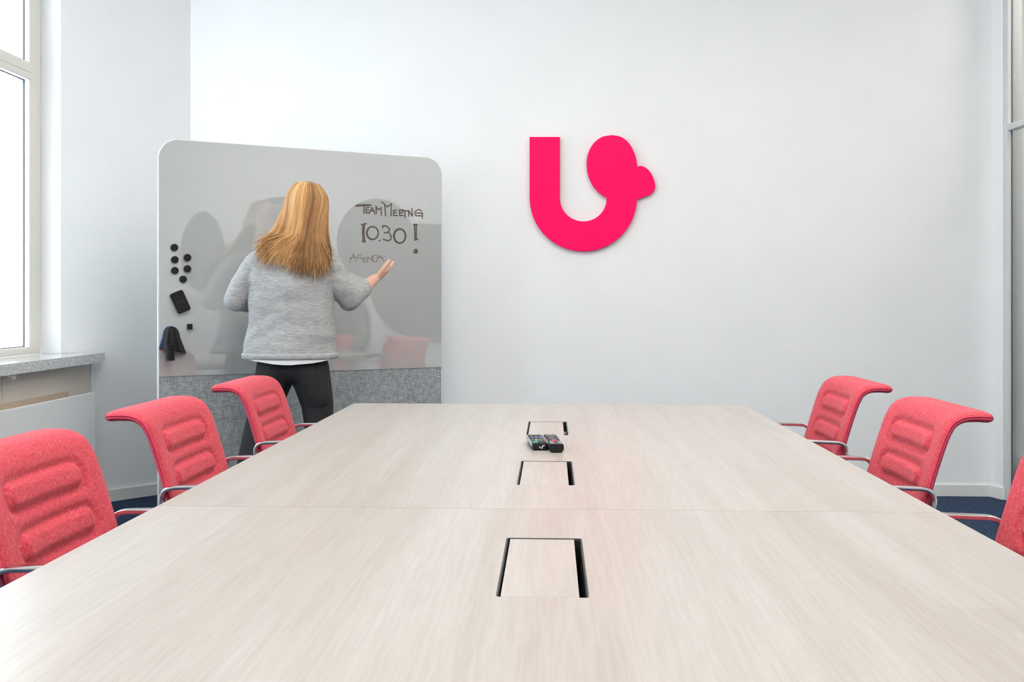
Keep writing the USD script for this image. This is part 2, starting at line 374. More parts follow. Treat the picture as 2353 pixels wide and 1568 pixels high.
# right side: solid wall with felt discs, then the glass partition
obj('wall_right', bx(XR, XR + .12, YR, 4.25, 0, ZC), 'wall', kind='structure', label='white right wall with round grey felt panels')
t = thing('door_1', kind='structure', label='grey framed glass partition door on the right edge')
obj('frame', cat([rbx(XR, XR + .022, 5.60, 5.646, 0, ZC - .001), rbx(XR, XR + .06, 4.25, 4.31, 0, ZC - .001)]), 'alu', t)
obj('seal', cat([bx(XR + .024, XR + .030, 5.605, 5.640, 0, ZC - .001)]), 'gasket', t)
obj('transom', rbx(XR + .002, XR + .05, 4.31, 5.602, 2.125, 2.163), 'alu', t)
obj('pane', bx(XR + .034, XR + .042, 4.31, 5.61, 0.02, 2.125), 'pane', t)
obj('pane', bx(XR + .034, XR + .042, 4.31, 5.61, 2.163, ZC - .01), 'pane', t)
obj('wall_corridor', bx(2.55, 4.6, 6.6, 6.75, 0, ZC), 'corridor_wall', kind='structure', label='beige corridor wall behind the glass partition')
obj('wall_corridor_side', bx(4.3, 4.5, YR, 6.7, 0, ZC), 'corridor_wall', kind='structure', label='far side wall of the corridor')
obj('trim_1', rbx(2.738, 2.792, 5.80, 5.86, 0, ZC - .001), 'alu_dark', kind='structure', label='dark grey upright post behind the glass partition')
obj('wall_corridor_return', bx(2.58, 2.67, 5.76, 6.6, 0, ZC), 'corridor_wall', kind='structure', label='corridor wall return behind the glass partition')

def felt(name, y, z, ry, rz, label, off=0.0):
    a = np.linspace(0, 2 * np.pi, 72, endpoint=False)
    m = ext(sg.Polygon(np.c_[ry * np.cos(a), rz * np.sin(a)]), .02)
    m = frame_mesh(m, np.array([XR - .002 - off, y, z]), np.array([0, 1., 0]), np.array([0, 0, 1.]), np.array([-1., 0, 0]))
    obj(name, m, 'felt', label=label, category='wall panel', group=None)
felt('felt_panel', 1.90, 1.80, .53, .42, 'round grey felt panel high on right wall, beside the largest disc')
felt('felt_panel', 2.60, 1.335, .73, .59, 'largest grey felt disc on the right wall', .022)
felt('felt_panel', -.92, 1.75, .40, .48, 'grey felt disc on right wall nearest the front wall')
felt('felt_panel', .42, 1.85, .58, .48, 'grey felt disc in the middle of the right wall')
felt('felt_panel', 1.36, .88, .50, .47, 'lowest grey felt disc on the right wall', .044)

# pendant lamps (above the frame): most of their light goes up to the ceiling
def lamp(x, y, where):
    t = thing('pendant_lamp', 'long slim white pendant lamp hanging %s' % where, 'lamp', (x, y, 0))
    zl = ZC - .42
    obj('housing', cat([rbx(-.05, .05, -.60, .60, zl, zl + .05)]), 'white_sash', t)
    obj('diffuser', bx(-.042, .042, -.59, .59, zl - .004, zl - .0005), 'lamp', t)
    obj('up_diffuser', bx(-.042, .042, -.59, .59, zl + .0505, zl + .054), 'lamp', t)
    for y_ in (-.45, .45): obj('wire', cyl(.0012, zl + .05, ZC - .001, 0, y_, 8), 'chrome', t)
    for nm, z_, rx, k in (('down_light', zl - .008, 0, .26), ('up_light', zl + .058, 180, 1.0)):
        l = UsdLux.RectLight.Define(stage, str(t.GetPath()) + '/' + nm)
        l.CreateWidthAttr(.085); l.CreateHeightAttr(1.18); l.CreateIntensityAttr(LAMP * k); l.CreateColorAttr(Gf.Vec3f(1, .935, .855))
        l.AddTranslateOp().Set(Gf.Vec3d(0, 0, z_))
        if rx: l.AddRotateXOp().Set(float(rx))
for x, y, w in ((-1.0, .2, 'near the camera on the window side'), (1.15, .2, 'near the camera on the partition side'), (-.45, 2.9, 'over the far table end on the window side'), (1.25, 2.9, 'over the far table end on the partition side')): lamp(x, y, w)

t = thing('corridor_lamp', 'flat square ceiling lamp in the corridor behind the glass partition', 'lamp', (3.45, 5.2, 0))
obj('housing', rbx(-.32, .32, -.32, .32, ZC - .05, ZC - .001), 'white_sash', t)
obj('diffuser', bx(-.30, .30, -.30, .30, ZC - .054, ZC - .0505), 'lamp', t)
l = UsdLux.RectLight.Define(stage, str(t.GetPath()) + '/light')
l.CreateWidthAttr(.6); l.CreateHeightAttr(.6); l.CreateIntensityAttr(30.0); l.CreateColorAttr(Gf.Vec3f(1, .95, .88)); l.AddTranslateOp().Set(Gf.Vec3d(0, 0, ZC - .058))

# ------------------------------------------------------------------ meeting table
TX0, TX1, TY0, TYS, TY1, TH = -.790, .759, -.10, 1.892, 3.805, .74
HX0, HX1 = -.0775, .0525
holes = [(1.331, 1.662), (2.138, 2.456), (2.931, 3.257)]
t = thing('meeting_table', 'long pale ash meeting table with three cable flaps along its middle', 'table')
def hole_poly(y0, y1): return sg.box(HX0 + .006, y0 + .006, HX1 - .006, y1 - .006).buffer(.006)
def top(y0, y1, hs, m):
    p = sg.box(TX0, y0, TX1, y1)
    for a, b in hs: p = p.difference(hole_poly(a, b))
    obj('tabletop', cat([ext(p, .026, TH - .027), ext(p.buffer(-.0004, join_style=2), .001, TH - .001)]), m, t)
top(TY0, TYS - .0003, holes[:1], 'wood_a')
top(TYS + .0003, TY1, holes[1:], 'wood_b')
for a, b in holes:
    p = hole_poly(a, b)
    tray = obj('cable_tray', cat([ext(p.difference(p.buffer(-.003)), .075, TH - .080), ext(p, .003, TH - .083)]), 'dark_void', t)
    obj('rim', ext(p.buffer(-.0001).difference(p.buffer(-.0022)).difference(sg.box(-1, a - .01, 1, a + .004)), .0045, TH - .005), 'dark_metal', tray)
    obj('flap', rbx(HX0 + .0065, HX1 - .0135, a + .0003, b - .0085, TH - .016, TH, .0004), 'wood_c', t)
for x in (TX0 + .09, TX1 - .09):
    for y in (.55, 3.21):
        obj('leg', rbx(x - .03, x + .03, y - .03, y + .03, 0, TH - .027, .004), 'alu', t)
obj('frame_beam', cat([rbx(-.45, -.40, .2, 3.5, TH - .075, TH - .0275), rbx(.40, .45, .2, 3.5, TH - .075, TH - .0275)]), 'alu', t)
for y in (.55, 3.21):
    obj('cross_beam', rbx(TX0 + .09, TX1 - .09, y - .02, y + .02, TH - .078, TH - .030), 'alu', t)

# ------------------------------------------------------------------ chairs
def sstep(x): x = np.clip(x, 0, 1); return x * x * (3 - 2 * x)
def make_back():
    prof = smooth_path([(-.185, .44), (-.200, .50), (-.222, .58), (-.245, .66), (-.268, .735), (-.288, .792), (-.300, .820), (-.321, .835), (-.348, .838), (-.374, .837), (-.398, .834)], 14)
    d = np.r_[0, np.cumsum(np.linalg.norm(np.diff(prof, axis=0), axis=1))]
    S = d[-1]
    ns, ny, hw, T = 190, 100, .230, .0205
    s = np.linspace(0, S, ns)
    s = S * (.5 - .5 * np.cos(np.pi * np.clip(s / S, 0, 1))) * .35 + s * .65
    P = np.c_[np.interp(s, d, prof[:, 0]), np.interp(s, d, prof[:, 1])]
    tg = np.gradient(P, axis=0); tg /= np.linalg.norm(tg, axis=1)[:, None]
    nr = np.c_[tg[:, 1], -tg[:, 0]]                           # front (+x at the back, +z on the lip)
    q = np.sin(np.linspace(-np.pi / 2, np.pi / 2, ny)) * .55 + np.linspace(-1, 1, ny) * .45
    # outline: half width along s, rounded at the lip's end and a little at the bottom
    rc = .024
    e = np.clip((s - (S - rc)) / rc, 0, 1)
    w = hw - rc * (1 - np.sqrt(np.clip(1 - e ** 2, 0, 1)))
    w = w - .012 * np.exp(-(s / .06) ** 2)
    endt = np.sqrt(np.clip(1 - np.clip((s - (S - .020)) / .020, 0, 1) ** 2.4, 0, 1)) * np.sqrt(np.clip(1 - np.clip((.02 - s) / .02, 0, 1) ** 2, 0, 1))
    def side(sign):
        SS, Q = np.meshgrid(s, q, indexing='ij')
        Y = Q * w[:, None]
        th = T * np.sqrt(np.clip(1 - np.abs(Q) ** 16, 0, 1)) * endt[:, None]
        off = sign * th * .75
        if sign > 0:                                           # quilted pads with soft recesses round them
            for c0 in (.328, .224, .120):
                hx, hz, r = .150, .032, .026
                dx, dz = np.abs(Y) - (hx - r), np.abs(SS - c0) - (hz - r)
                sd = np.hypot(np.maximum(dx, 0), np.maximum(dz, 0)) + np.minimum(np.maximum(dx, dz), 0) - r
                off = off - .0075 * np.exp(-(sd / .010) ** 2) + .0065 * sstep(-sd / .020) * (sd < 0)
        curve = .020 * (np.abs(Q) ** 2) * sstep((.47 - SS) / .12)   # the back wraps forward at its sides
        pts = np.empty((ns, ny, 3))
        pts[..., 0] = P[:, None, 0] + nr[:, None, 0] * off + curve
        pts[..., 2] = P[:, None, 1] + nr[:, None, 1] * off
        pts[..., 1] = Y
        return pts
    A, B = side(1), side(-1)
    v = np.vstack([A.reshape(-1, 3), B.reshape(-1, 3)]); n0 = ns * ny
    i, j = np.meshgrid(np.arange(ns - 1), np.arange(ny - 1), indexing='ij'); a = (i * ny + j).ravel()
    quad = np.c_[a, a + ny, a + ny + 1, a + 1]
    f = np.vstack([quad[:, [0, 1, 2]], quad[:, [0, 2, 3]]])
    f = np.vstack([f[:, ::-1], f + n0])
    m = trimesh.Trimesh(v, f, process=False); m.merge_vertices(digits_vertex=6); m.update_faces(m.nondegenerate_faces()); m.fix_normals()
    # piping along the rim
    mid = .5 * (A + B)
    loops = []
    for sh in (-.30, .30):
        L = lambda k: mid[:, k] + sh * (A[:, min(max(k, 3), ny - 4)] - B[:, min(max(k, 3), ny - 4)]) * .55
        edge = np.vstack([L(0)[4:-8], mid[-3, 6:-6] + sh * .012 * np.array([0, 0, 1]), L(ny - 1)[4:-8][::-1]])
        loops.append(sweep(edge[::2], .0022, n=6))
    return m, cat(loops)

def make_chair(loc, rotz, label):
    t = thing('conference_chair', label, 'chair', loc, rotz, 'coral conference chairs along the table')
    back, pipe = make_back()
    b = obj('backrest', back, 'coral', t, smooth=True)
    obj('piping', pipe, 'coral_seam', b, smooth=True)
    n, k = 48, 48
    X, Y = np.meshgrid(np.linspace(-1, 1, n), np.linspace(-1, 1, k), indexing='ij')
    def seat(sign):
        x = .245 * X; y = .235 * Y
        th = .028 * (np.clip(1 - np.abs(X) ** 6, 0, 1) * np.clip(1 - np.abs(Y) ** 6, 0, 1)) ** .5
        z = .435 + .012 * X - .035 * sstep((X - .55) / .45) + sign * th
        if sign > 0: z = z - .006 * np.exp(-((np.abs(Y) - .72) / .05) ** 2) * (np.abs(X) < .8)
        return np.stack([x + .04, y, z], -1)
    A, B = seat(1), seat(-1)
    i, j = np.meshgrid(np.arange(n - 1), np.arange(k - 1), indexing='ij'); a = (i * k + j).ravel()
    quad = np.c_[a, a + k, a + k + 1, a + 1]; f = np.vstack([quad[:, [0, 1, 2]], quad[:, [0, 2, 3]]])
    m = trimesh.Trimesh(np.vstack([A.reshape(-1, 3), B.reshape(-1, 3)]), np.vstack([f, f[:, ::-1] + n * k]), process=False)
    m.merge_vertices(digits_vertex=6); m.fix_normals()
    obj('seat', m, 'coral', t, smooth=True)
    for s in (-1, 1):
        y = s * .243
        path = fillet([(-.150, s * .215, .425), (-.180, y, .445), (-.237, y, .650), (.085, y, .660), (.105, y, .425), (.09, s * .215, .415)], .050, 9)
        path = np.vstack([path[:1], path[1:]])
        obj('armrest', sweep(path, .0125, .0062, 12, up=(0, 1, 0)) if False else strap(path), 'chrome', t, smooth=40)
    obj('column', cat([cyl(.030, .20, .40, bevel=.003), cyl(.020, .06, .24, bevel=.002)]), 'chrome', t)
    obj('mechanism', rbx(-.12, .12, -.06, .06, .375, .412, .008), 'black', t)
    obj('mount', cat([rbx(-.16, .12, s * .21 - .012, s * .21 + .012, .398, .42, .003) for s in (-1, 1)] + [rbx(-.02, .02, -.22, .22, .39, .41, .003)]), 'dark_metal', t)
    for kk in range(4):
        a = math.pi / 4 + kk * math.pi / 2
        d = np.array([math.cos(a), math.sin(a), 0])
        leg = sweep([d * .02 + [0, 0, .085], d * .12 + [0, 0, .080], d * .31 + [0, 0, .035]], [.020, .018, .013], [.014, .012, .009], 10)
        L = obj('leg', leg, 'chrome', t)
        obj('glide', cyl(.017, 0, .034, *(d * .305)[:2], bevel=.003), 'black', L)
    return t

def strap(path, wd=.0125, th=.0065):
    """flat bar of rounded section bent in planes y = const: wide across y, thin in the bend's plane"""
    path = np.asarray(path, float); k, n = len(path), 14
    tan = np.gradient(path, axis=0); tan /= np.linalg.norm(tan, axis=1)[:, None]
    ang = np.arange(n) / n * 2 * np.pi
    c, s = np.cos(ang), np.sin(ang)
    sx, sy = np.sign(c) * np.abs(c) ** .6, np.sign(s) * np.abs(s) ** .6
    rings = []
    for i in range(k):
        nrm = np.cross(tan[i], (0, 1, 0)); nrm /= np.linalg.norm(nrm)
        side = np.cross(nrm, tan[i])
        rings.append(path[i] + np.outer(sx * wd, side) + np.outer(sy * th, nrm))
    v = np.vstack(rings + [path[:1], path[-1:]]); f = []
    for i in range(k - 1):
        for q in range(n):
            r = (q + 1) % n
            f += [[i * n + q, i * n + r, (i + 1) * n + r], [i * n + q, (i + 1) * n + r, (i + 1) * n + q]]
    for q in range(n):
        r = (q + 1) % n
        f += [[k * n, r, q], [k * n + 1, (k - 1) * n + q, (k - 1) * n + r]]
    m = trimesh.Trimesh(v, np.array(f), process=False); m.fix_normals()
    return m

CX0, CX1 = -.815, .790
chairs = [
    (CX0, 1.99, 0, 'coral felt chair nearest the camera on the window side of the table'),
    (CX0, 2.765, 0, 'middle coral felt chair on the window side, in front of the radiator end'),
    (CX0, 3.575, 0, 'farthest coral felt chair on the window side, in front of the whiteboard'),
    (CX1 + .022, 3.66, math.pi, 'farthest coral felt chair on the side away from the windows, before the back wall'),
    (CX1, 2.835, math.pi, 'middle coral felt chair on the side away from the windows'),
    (CX1 + .024, 2.01, math.pi, 'coral felt chair cut off by the right edge of the picture'),
]
first = make_chair((chairs[0][0], chairs[0][1], 0), chairs[0][2], chairs[0][3])
for x, y, r, l in chairs[1:]:
    dup(first, 'conference_chair', l, (x, y, 0), r)

# ------------------------------------------------------------------ sign on the back wall
def sgn(x, y): p = at_y(1190 + x / 5.059, 290 + y / 5.059, YB - .03); return p[0], p[2]
def arc(cx, cy, rx, ry, a0, a1, n=40):
    return [(cx + rx * math.cos(a), cy + ry * math.sin(a)) for a in np.linspace(a0, a1, n)]
u_poly = [(137, 126), (488, 126), (488, 838)] + arc(761, 838, 273, 270, math.pi, 0)[1:] + [(1034, 830), (1200, 760), (1385, 830)] + arc(761, 832, 624, 625, 0, math.pi) + [(137, 800)]
bulb = smooth_path([(1095, 103), (980, 125), (880, 200), (820, 310), (800, 430), (815, 560), (860, 670), (930, 760), (1035, 830), (1200, 850), (1340, 760), (1388, 560), (1388, 475), (1380, 400), (1350, 300), (1290, 195), (1200, 125), (1095, 103)], 6)
beak = smooth_path([(1340, 520), (1388, 475), (1430, 463), (1490, 485), (1550, 550), (1585, 630), (1597, 700), (1580, 760), (1530, 800), (1460, 825), (1388, 845), (1300, 820)], 6)
shape = unary_union([sg.Polygon([sgn(*p) for p in poly]).buffer(0) for poly in (u_poly, bulb, beak)])
t = thing('wall_sign', 'bright pink letter u sign with a round bulb and beak on the back wall', 'sign')
m = frame_mesh(cat([ext(shape, .017), ext(shape.buffer(-.001), .001, .017)]), np.array([0, YB - .012, 0]), np.array([1., 0, 0]), np.array([0, 0, 1.]), np.array([0, -1., 0]))
obj('letter', m, 'pink', t, smooth=40)
for u, v in ((1250, 360), (1340, 545), (1410, 400)):
    p = at_y(u, v, YB)
    obj('standoff', rbx(p[0] - .012, p[0] + .012, YB - .0125, YB, p[2] - .012, p[2] + .012, .002), 'alu', t)

# ------------------------------------------------------------------ standing whiteboard
BL = at_depth(363, HZ, 4.75); BR = at_depth(1016, HZ, .807 * FPX / 327)
BL[2] = BR[2] = 0
bu = BR - BL; BWD = np.linalg.norm(bu); bu /= BWD
bn = np.array([bu[1], -bu[0], 0])                              # towards the room
if bn @ (CAM - BL) < 0: bn = -bn
BHT = 1.96
def on_board(u, v, off=0.0):
    """(s, z) on the board's face of the thing seen at pixel (u, v)"""
    d = ray(u, v); o = BL + bn * off
    p = CAM + d * (((o - CAM) @ bn) / (d @ bn)) - o
    return p @ bu, p[2]
brd = thing('standing_whiteboard', 'grey glossy standing whiteboard with rounded top corners and grey fabric lower half', 'whiteboard')
def on_face(poly, h, off=0.0):
    return frame_mesh(ext(poly, h), BL + bn * off, bu, UP, bn)
outline = sg.box(0, .04, BWD, BHT).intersection(unary_union([sg.box(.1, .1, BWD - .1, BHT - .1).buffer(.1), sg.box(0, .04, BWD, 1.4)]))
obj('core', on_face(outline, .034, -.036), 'board_edge', brd, smooth=40)
ZP = .773
inner = outline.buffer(-.005)
obj('writing_panel', on_face(inner.intersection(sg.box(-1, ZP, 5, 5)), .006, -.002), 'board_face', brd, smooth=40)
obj('fabric_panel', on_face(inner.intersection(sg.box(-1, 0, 5, ZP - .002)), .002, -.002), 'weave', brd, smooth=40)
obj('fabric_panel', on_face(inner, .004, -.040), 'weave', brd, smooth=40)
for s in (.18, BWD - .18):
    m = cat([rbx(-.04, .04, 0, .02, -.22, .22, .004), rbx(-.02, .02, .015, .06, -.034, -.004, .003)])
    obj('foot', frame_mesh(m, BL + bu * s, bu, UP, bn), 'board_foot', brd)

FO = .0042
def stroke(pts, w=2.9):
    return sg.LineString([on_board(780 + x / 7.84, 440 + y / 7.84, FO) for x, y in pts]).buffer(w / 2 / 440)
def oval(cx, cy, rx, ry): return [(cx + rx * math.cos(a), cy + ry * math.sin(a)) for a in np.linspace(0, 2 * np.pi, 40)]
words = {
 'title': [[(290, 260), (330, 246), (440, 240), (570, 245)], [(300, 265), (420, 262), (570, 252)], [(440, 255), (443, 395)],
   [(480, 290), (478, 390), (530, 380)], [(480, 295), (545, 290)], [(480, 340), (530, 335)],
   [(535, 400), (590, 290), (640, 410)], [(550, 352), (635, 352)], [(668, 400), (655, 265), (700, 335), (750, 290), (755, 430)],
   [(760, 190), (805, 225), (860, 280), (935, 225), (930, 440)], [(815, 232), (832, 440)],
   [(975, 340), (975, 435), (1045, 435)], [(975, 345), (1030, 340)], [(975, 388), (1030, 383)],
   [(1080, 335), (1085, 435), (1150, 435)], [(1080, 340), (1150, 335)], [(1085, 385), (1140, 383)],
   [(1140, 352), (1235, 348)], [(1180, 350), (1183, 470)], [(1250, 450), (1245, 345), (1315, 450), (1305, 310)],
   [(1480, 355), (1430, 325), (1375, 350), (1355, 400), (1380, 440), (1470, 440)], [(1390, 390), (1495, 390), (1490, 485)]],
 'time': [[(425, 600), (415, 740), (430, 900)], [(450, 590), (440, 740), (458, 905)], [(397, 602), (480, 580)], [(410, 900), (465, 912)],
   oval(598, 750, 100, 113), oval(594, 752, 106, 116), [(715, 890), (728, 886)],
   [(780, 655), (780, 622), (850, 625), (905, 680), (890, 730), (810, 750)], [(890, 745), (930, 800), (925, 870), (870, 890), (790, 865)],
   oval(1085, 805, 110, 130), oval(1088, 806, 98, 122),
   [(1350, 590), (1362, 880)], [(1385, 600), (1383, 865)], [(1335, 602), (1400, 598)], [(1360, 872), (1412, 864)], oval(1375, 1080, 16, 20), oval(1375, 1080, 30, 34)],
 'agenda': [[(185, 1265), (255, 1130), (300, 1265)], [(185, 1200), (290, 1190)], [(410, 1140), (350, 1140), (310, 1190), (340, 1225)], [(340, 1190), (400, 1195), (385, 1225)],
   [(430, 1190), (425, 1270), (500, 1265)], [(430, 1195), (490, 1195)], [(430, 1230), (480, 1225)], [(505, 1270), (515, 1180), (590, 1250), (585, 1165)],
   [(600, 1170), (600, 1265)], [(590, 1165), (660, 1150), (690, 1190), (670, 1265), (600, 1270)], [(690, 1200), (735, 1155), (800, 1255)], [(700, 1190), (790, 1195)], [(823, 1180), (828, 1182)], [(843, 1245), (848, 1247)]]}
for k, w in (('title', 3.0), ('time', 3.4), ('agenda', 2.0)):
    obj('handwriting', on_face(unary_union([stroke(p, w) for p in words[k]]).simplify(.0003), .0005, FO - .0001), 'ink_faint' if k == 'agenda' else 'ink', brd, smooth=False)

# things held on the board by magnets
lab = ['topmost black round magnet on the whiteboard', 'upper right black round magnet of the cluster, below the topmost one', 'black round magnet in left column, directly below the topmost one',
       'lower right black round magnet of the cluster', 'lowest black round magnet in the left column', 'bottommost black round magnet, just above the black eraser']
for (u, v), l in zip([(401, 569), (431, 592), (402, 597), (431, 618), (402, 622), (421, 642)], lab):
    s, z = on_board(u, v, .015)
    prof = np.array([[0, 0], [.0175, 0], [.0180, .001], [.0180, .0105], [.0165, .012], [0, .012]])
    m = trimesh.creation.revolve(prof, sections=36)
    obj('round_magnet', frame_mesh(m, BL + bu * s + UP * z + bn * FO, bu, UP, bn), 'black', label=l, category='magnet', group='black round magnets on the whiteboard')
s, z = on_board(415, 694, .03)
a = math.radians(23.5)
er = thing('board_eraser', 'black rounded board eraser stuck tilted on the whiteboard', 'eraser')
eu, ev = bu * math.cos(a) + UP * math.sin(a), UP * math.cos(a) - bu * math.sin(a)
o = BL + bu * s + UP * z + bn * FO
obj('body', frame_mesh(cat([ext(sg.box(-.020, -.042, .020, .042).buffer(.012), .022, .006), ext(sg.box(-.020, -.042, .020, .042).buffer(.0105), .0016, .028), ext(sg.box(-.020, -.042, .020, .042).buffer(.0085), .0012, .0296)]), o, eu, ev, bn), 'black', er, smooth=40)
obj('felt_pad', frame_mesh(rbx(-.030, .030, -.052, .052, 0, .0065, .002), o, eu, ev, bn), 'cloth_black', er)
obj('print', frame_mesh(ext(unary_union([sg.LineString([(x, .004), (x + .004, -.001 + .005 * (k % 2)), (x + .006, .004)]).buffer(.0008) for k, x in enumerate(np.linspace(-.016, .010, 5))]), .0003), o + bn * .0309, eu, ev, bn), 'grey_key', er, smooth=False)
s, z = on_board(436, 751, .012)
obj('square_magnet', frame_mesh(rbx(-.012, .012, -.014, .014, 0, .022, .002), BL + bu * s + UP * z + bn * FO, bu, UP, bn), 'black', label='small black square magnet on the whiteboard above the hung cloth', category='magnet')

def bpt(u, v, off): s_, z_ = on_board(u, v, FO + off); return np.array([s_, z_, off])
ck = thing('cleaning_cloth', 'black cleaning cloth with blue edge draped over a holder on the whiteboard', 'cloth')
top_c = bpt(393, 757, .035)
n_a, n_r = 60, 22
ang = np.linspace(-1, 1, n_a)
rows = []
pts_l = [(392.5, 751), (383.5, 752.5), (377, 761), (374, 776), (369, 791), (366, 803)]
pts_r = [(394, 751), (403, 753), (410.5, 762), (415, 778), (422, 796), (428, 812)]
L = smooth_path([bpt(*p, .006) for p in pts_l], 7); Rr = smooth_path([bpt(*p, .006) for p in pts_r], 7)
nr_ = len(L)
V = []
for i in range(nr_):
    h = i / (nr_ - 1)
    for q in ang:
        p = (L[i] * (1 - q) + Rr[i] * (1 + q)) / 2
        bul = math.sqrt(max(0, 1 - q * q))
        fold = .010 * h * math.cos(q * 11) * (1 - q ** 6)
        V.append(p + np.array([0, .004 * (1 - q * q) * (1 - h) ** 2 + .010 * h ** 4 * math.exp(-((q + .15) / .25) ** 2), .034 * bul + fold]))
V = np.array(V)
i, j = np.meshgrid(np.arange(nr_ - 1), np.arange(n_a - 1), indexing='ij'); aa = (i * n_a + j).ravel()
quad = np.c_[aa, aa + n_a, aa + n_a + 1, aa + 1]
f = np.vstack([quad[:, [0, 1, 2]], quad[:, [0, 2, 3]]])
sheet = trimesh.Trimesh(V, f, process=False)
nv = sheet.vertex_normals
if nv[:, 2].mean() < 0: nv = -nv
Vb = V - nv * .003; Vb[:, 2] = np.maximum(Vb[:, 2], .0005); N0 = len(V)
Vf = V.copy(); Vf[:, 2] = np.maximum(Vf[:, 2], .001)
bord = np.r_[np.arange(n_a), np.arange(1, nr_) * n_a + n_a - 1, (nr_ - 1) * n_a + np.arange(n_a - 2, -1, -1), np.arange(nr_ - 2, 0, -1) * n_a]
b2 = np.roll(bord, -1)
rim = np.vstack([np.c_[bord, b2, b2 + N0], np.c_[bord, b2 + N0, bord + N0]])
m = trimesh.Trimesh(np.vstack([Vf, Vb]), np.vstack([f, f[:, ::-1] + N0, rim]), process=False); m.fix_normals()
cl = obj('cloth', frame_mesh(m, BL + bn * FO, bu, UP, bn), 'cloth_black', ck, smooth=True)
edge = Vf.reshape(nr_, n_a, 3)[:, 0] + [-.0005, .0005, .003]
obj('binding', frame_mesh(sweep(edge, .0022, n=8), BL + bn * FO, bu, UP, bn), 'cloth_blue', ck, smooth=True)
p0, p1 = bpt(390, 792, .046), bpt(391.5, 829, .046)
obj('holder', frame_mesh(sweep([p0 + (p1 - p0) * k for k in np.linspace(0, 1, 5)], .0205, n=24), BL + bn * FO, bu, UP, bn), 'black', ck, smooth=40)
hk = bpt(392, 775, 0)
obj('hook', frame_mesh(rbx(hk[0] - .015, hk[0] + .015, hk[1] - .02, hk[1] + .03, 0, .016, .003), BL + bn * FO, bu, UP, bn), 'black', ck)

# ------------------------------------------------------------------ remote controls on the table
def at_z(u, v, z): d = ray(u, v); return CAM + d * (z - HC) / d[2]
def remote(name, label, fl, fr, length, wn, th, lean):
    p = at_z(*fl, TH); q_ = at_z(*fr, TH)
    c = (p + q_) / 2
    return thing(name, label, 'remote control', (c[0], c[1], TH), lean), np.linalg.norm(q_ - p)
t, w = remote('remote_control', 'black remote with coloured keys and silver sides, left of the pair on the table', (1224, 1036), (1259, 1036), .2, 0, 0, math.radians(7))
w, L, h = .045, .165, .021
obj('body', rbx(-w / 2 + .002, w / 2 - .002, 0, L, .0, h, .005, 12), 'black', t, smooth=40)
for s in (-1, 1):
    obj('side_trim', rbx(s * w / 2 - .0022, s * w / 2 + .0022, .006, L - .002, .010, h + .0005, .0018), 'silver', t)
def key(x, y, dx, dy, m, p=t, hh=h, r=.0012): obj('key', rbx(x - dx / 2, x + dx / 2, y - dy / 2, y + dy / 2, hh - .002, hh + .0022, r), m, p)
key(-.012, .012, .015, .010, 'key_green')
for k, m in enumerate(('key_blue', 'key_yellow', 'key_green', 'key_red')): key(-.0165 + k * .0110, .050, .0085, .013, m)
for r_ in range(3):
    for c_ in range(3):
        if r_ or c_: key(-.006 + c_ * .011, .014 + r_ * .011, .007, .006, 'grey_key')
for r_ in range(5):
    for c_ in range(3): key(-.013 + c_ * .013, .078 + r_ * .017, .010, .011, 'key_blue' if (r_ == 1 and c_ > 0) else 'grey_key')
obj('print', frame_mesh(cat([cyl(.0022, 0, .0004, -.001, .009, 12), ext(sg.LineString([(.004, .006), (.006, .012), (.011, .014)]).buffer(.0014), .0004)]), np.array([0, 0, 0]), np.array([1., 0, 0]), np.array([0, 0, 1.]), np.array([0, -1., 0])), 'key_white', t)
t2, w = remote('remote_control', 'plain black remote with one red key, right of the pair on the table', (1266, 1041), (1293, 1041), .2, 0, 0, math.radians(6))
w, L, h = .038, .190, .023
pr = [(-w / 2, .008), (-w / 2 + .006, 0), (w / 2 - .006, 0), (w / 2, .008), (w / 2, h - .003), (w / 2 - .003, h), (-w / 2 + .003, h), (-w / 2, h - .003)]
obj('body', frame_mesh(ext(sg.Polygon(pr), L), np.zeros(3), np.array([1., 0, 0]), np.array([0, 0, 1.]), np.array([0, 1., 0])), 'black', t2, smooth=False)
obj('key_plate', rbx(-w / 2 + .004, w / 2 - .004, .004, L - .004, h - .002, h + .0006, .001), 'dark_metal', t2)
key(-.001, .060, .013, .014, 'key_red', t2, h + .0006)
for y, m in ((.014, 'silver'), (.034, 'silver'), (.084, 'grey_key'), (.098, 'grey_key'), (.118, 'grey_key'), (.140, 'grey_key')):
    for x in (-.0115, .0115): key(x, y, .010, .007, m, t2, h + .0006)

# ------------------------------------------------------------------ white bag behind the glass
th_ = rng.random(3)
m = trimesh.creation.icosphere(4, 1.0)
v = m.vertices
nz = meshkit.fbm(v * 2.2 + 5, 4, 3)
v = v * (.78 + .45 * nz)[:, None] * [.10, .10, .125]
v[:, 2] = np.maximum(v[:, 2] + .115, 0)
m.vertices = v + [2.80, 5.66, 0]
obj('plastic_bag', m, 'bag', smooth=True, label='crumpled white plastic bag on the floor behind the glass partition', category='bag')

# ------------------------------------------------------------------ the person at the board, seen from behind
D0 = 4.60
def P(u, v, d=0.0): return at_depth(u, v, D0 + d)
per = thing('person', 'person with long blond hair in grey sweater and black trousers at the whiteboard', 'person')
elR, wrR = P(803, 690, .05), P(860, 642, .20)
fw_ = elR + (wrR - elR) * .52
elL, wrL = P(542, 690, .0), P(590, 702, .22)
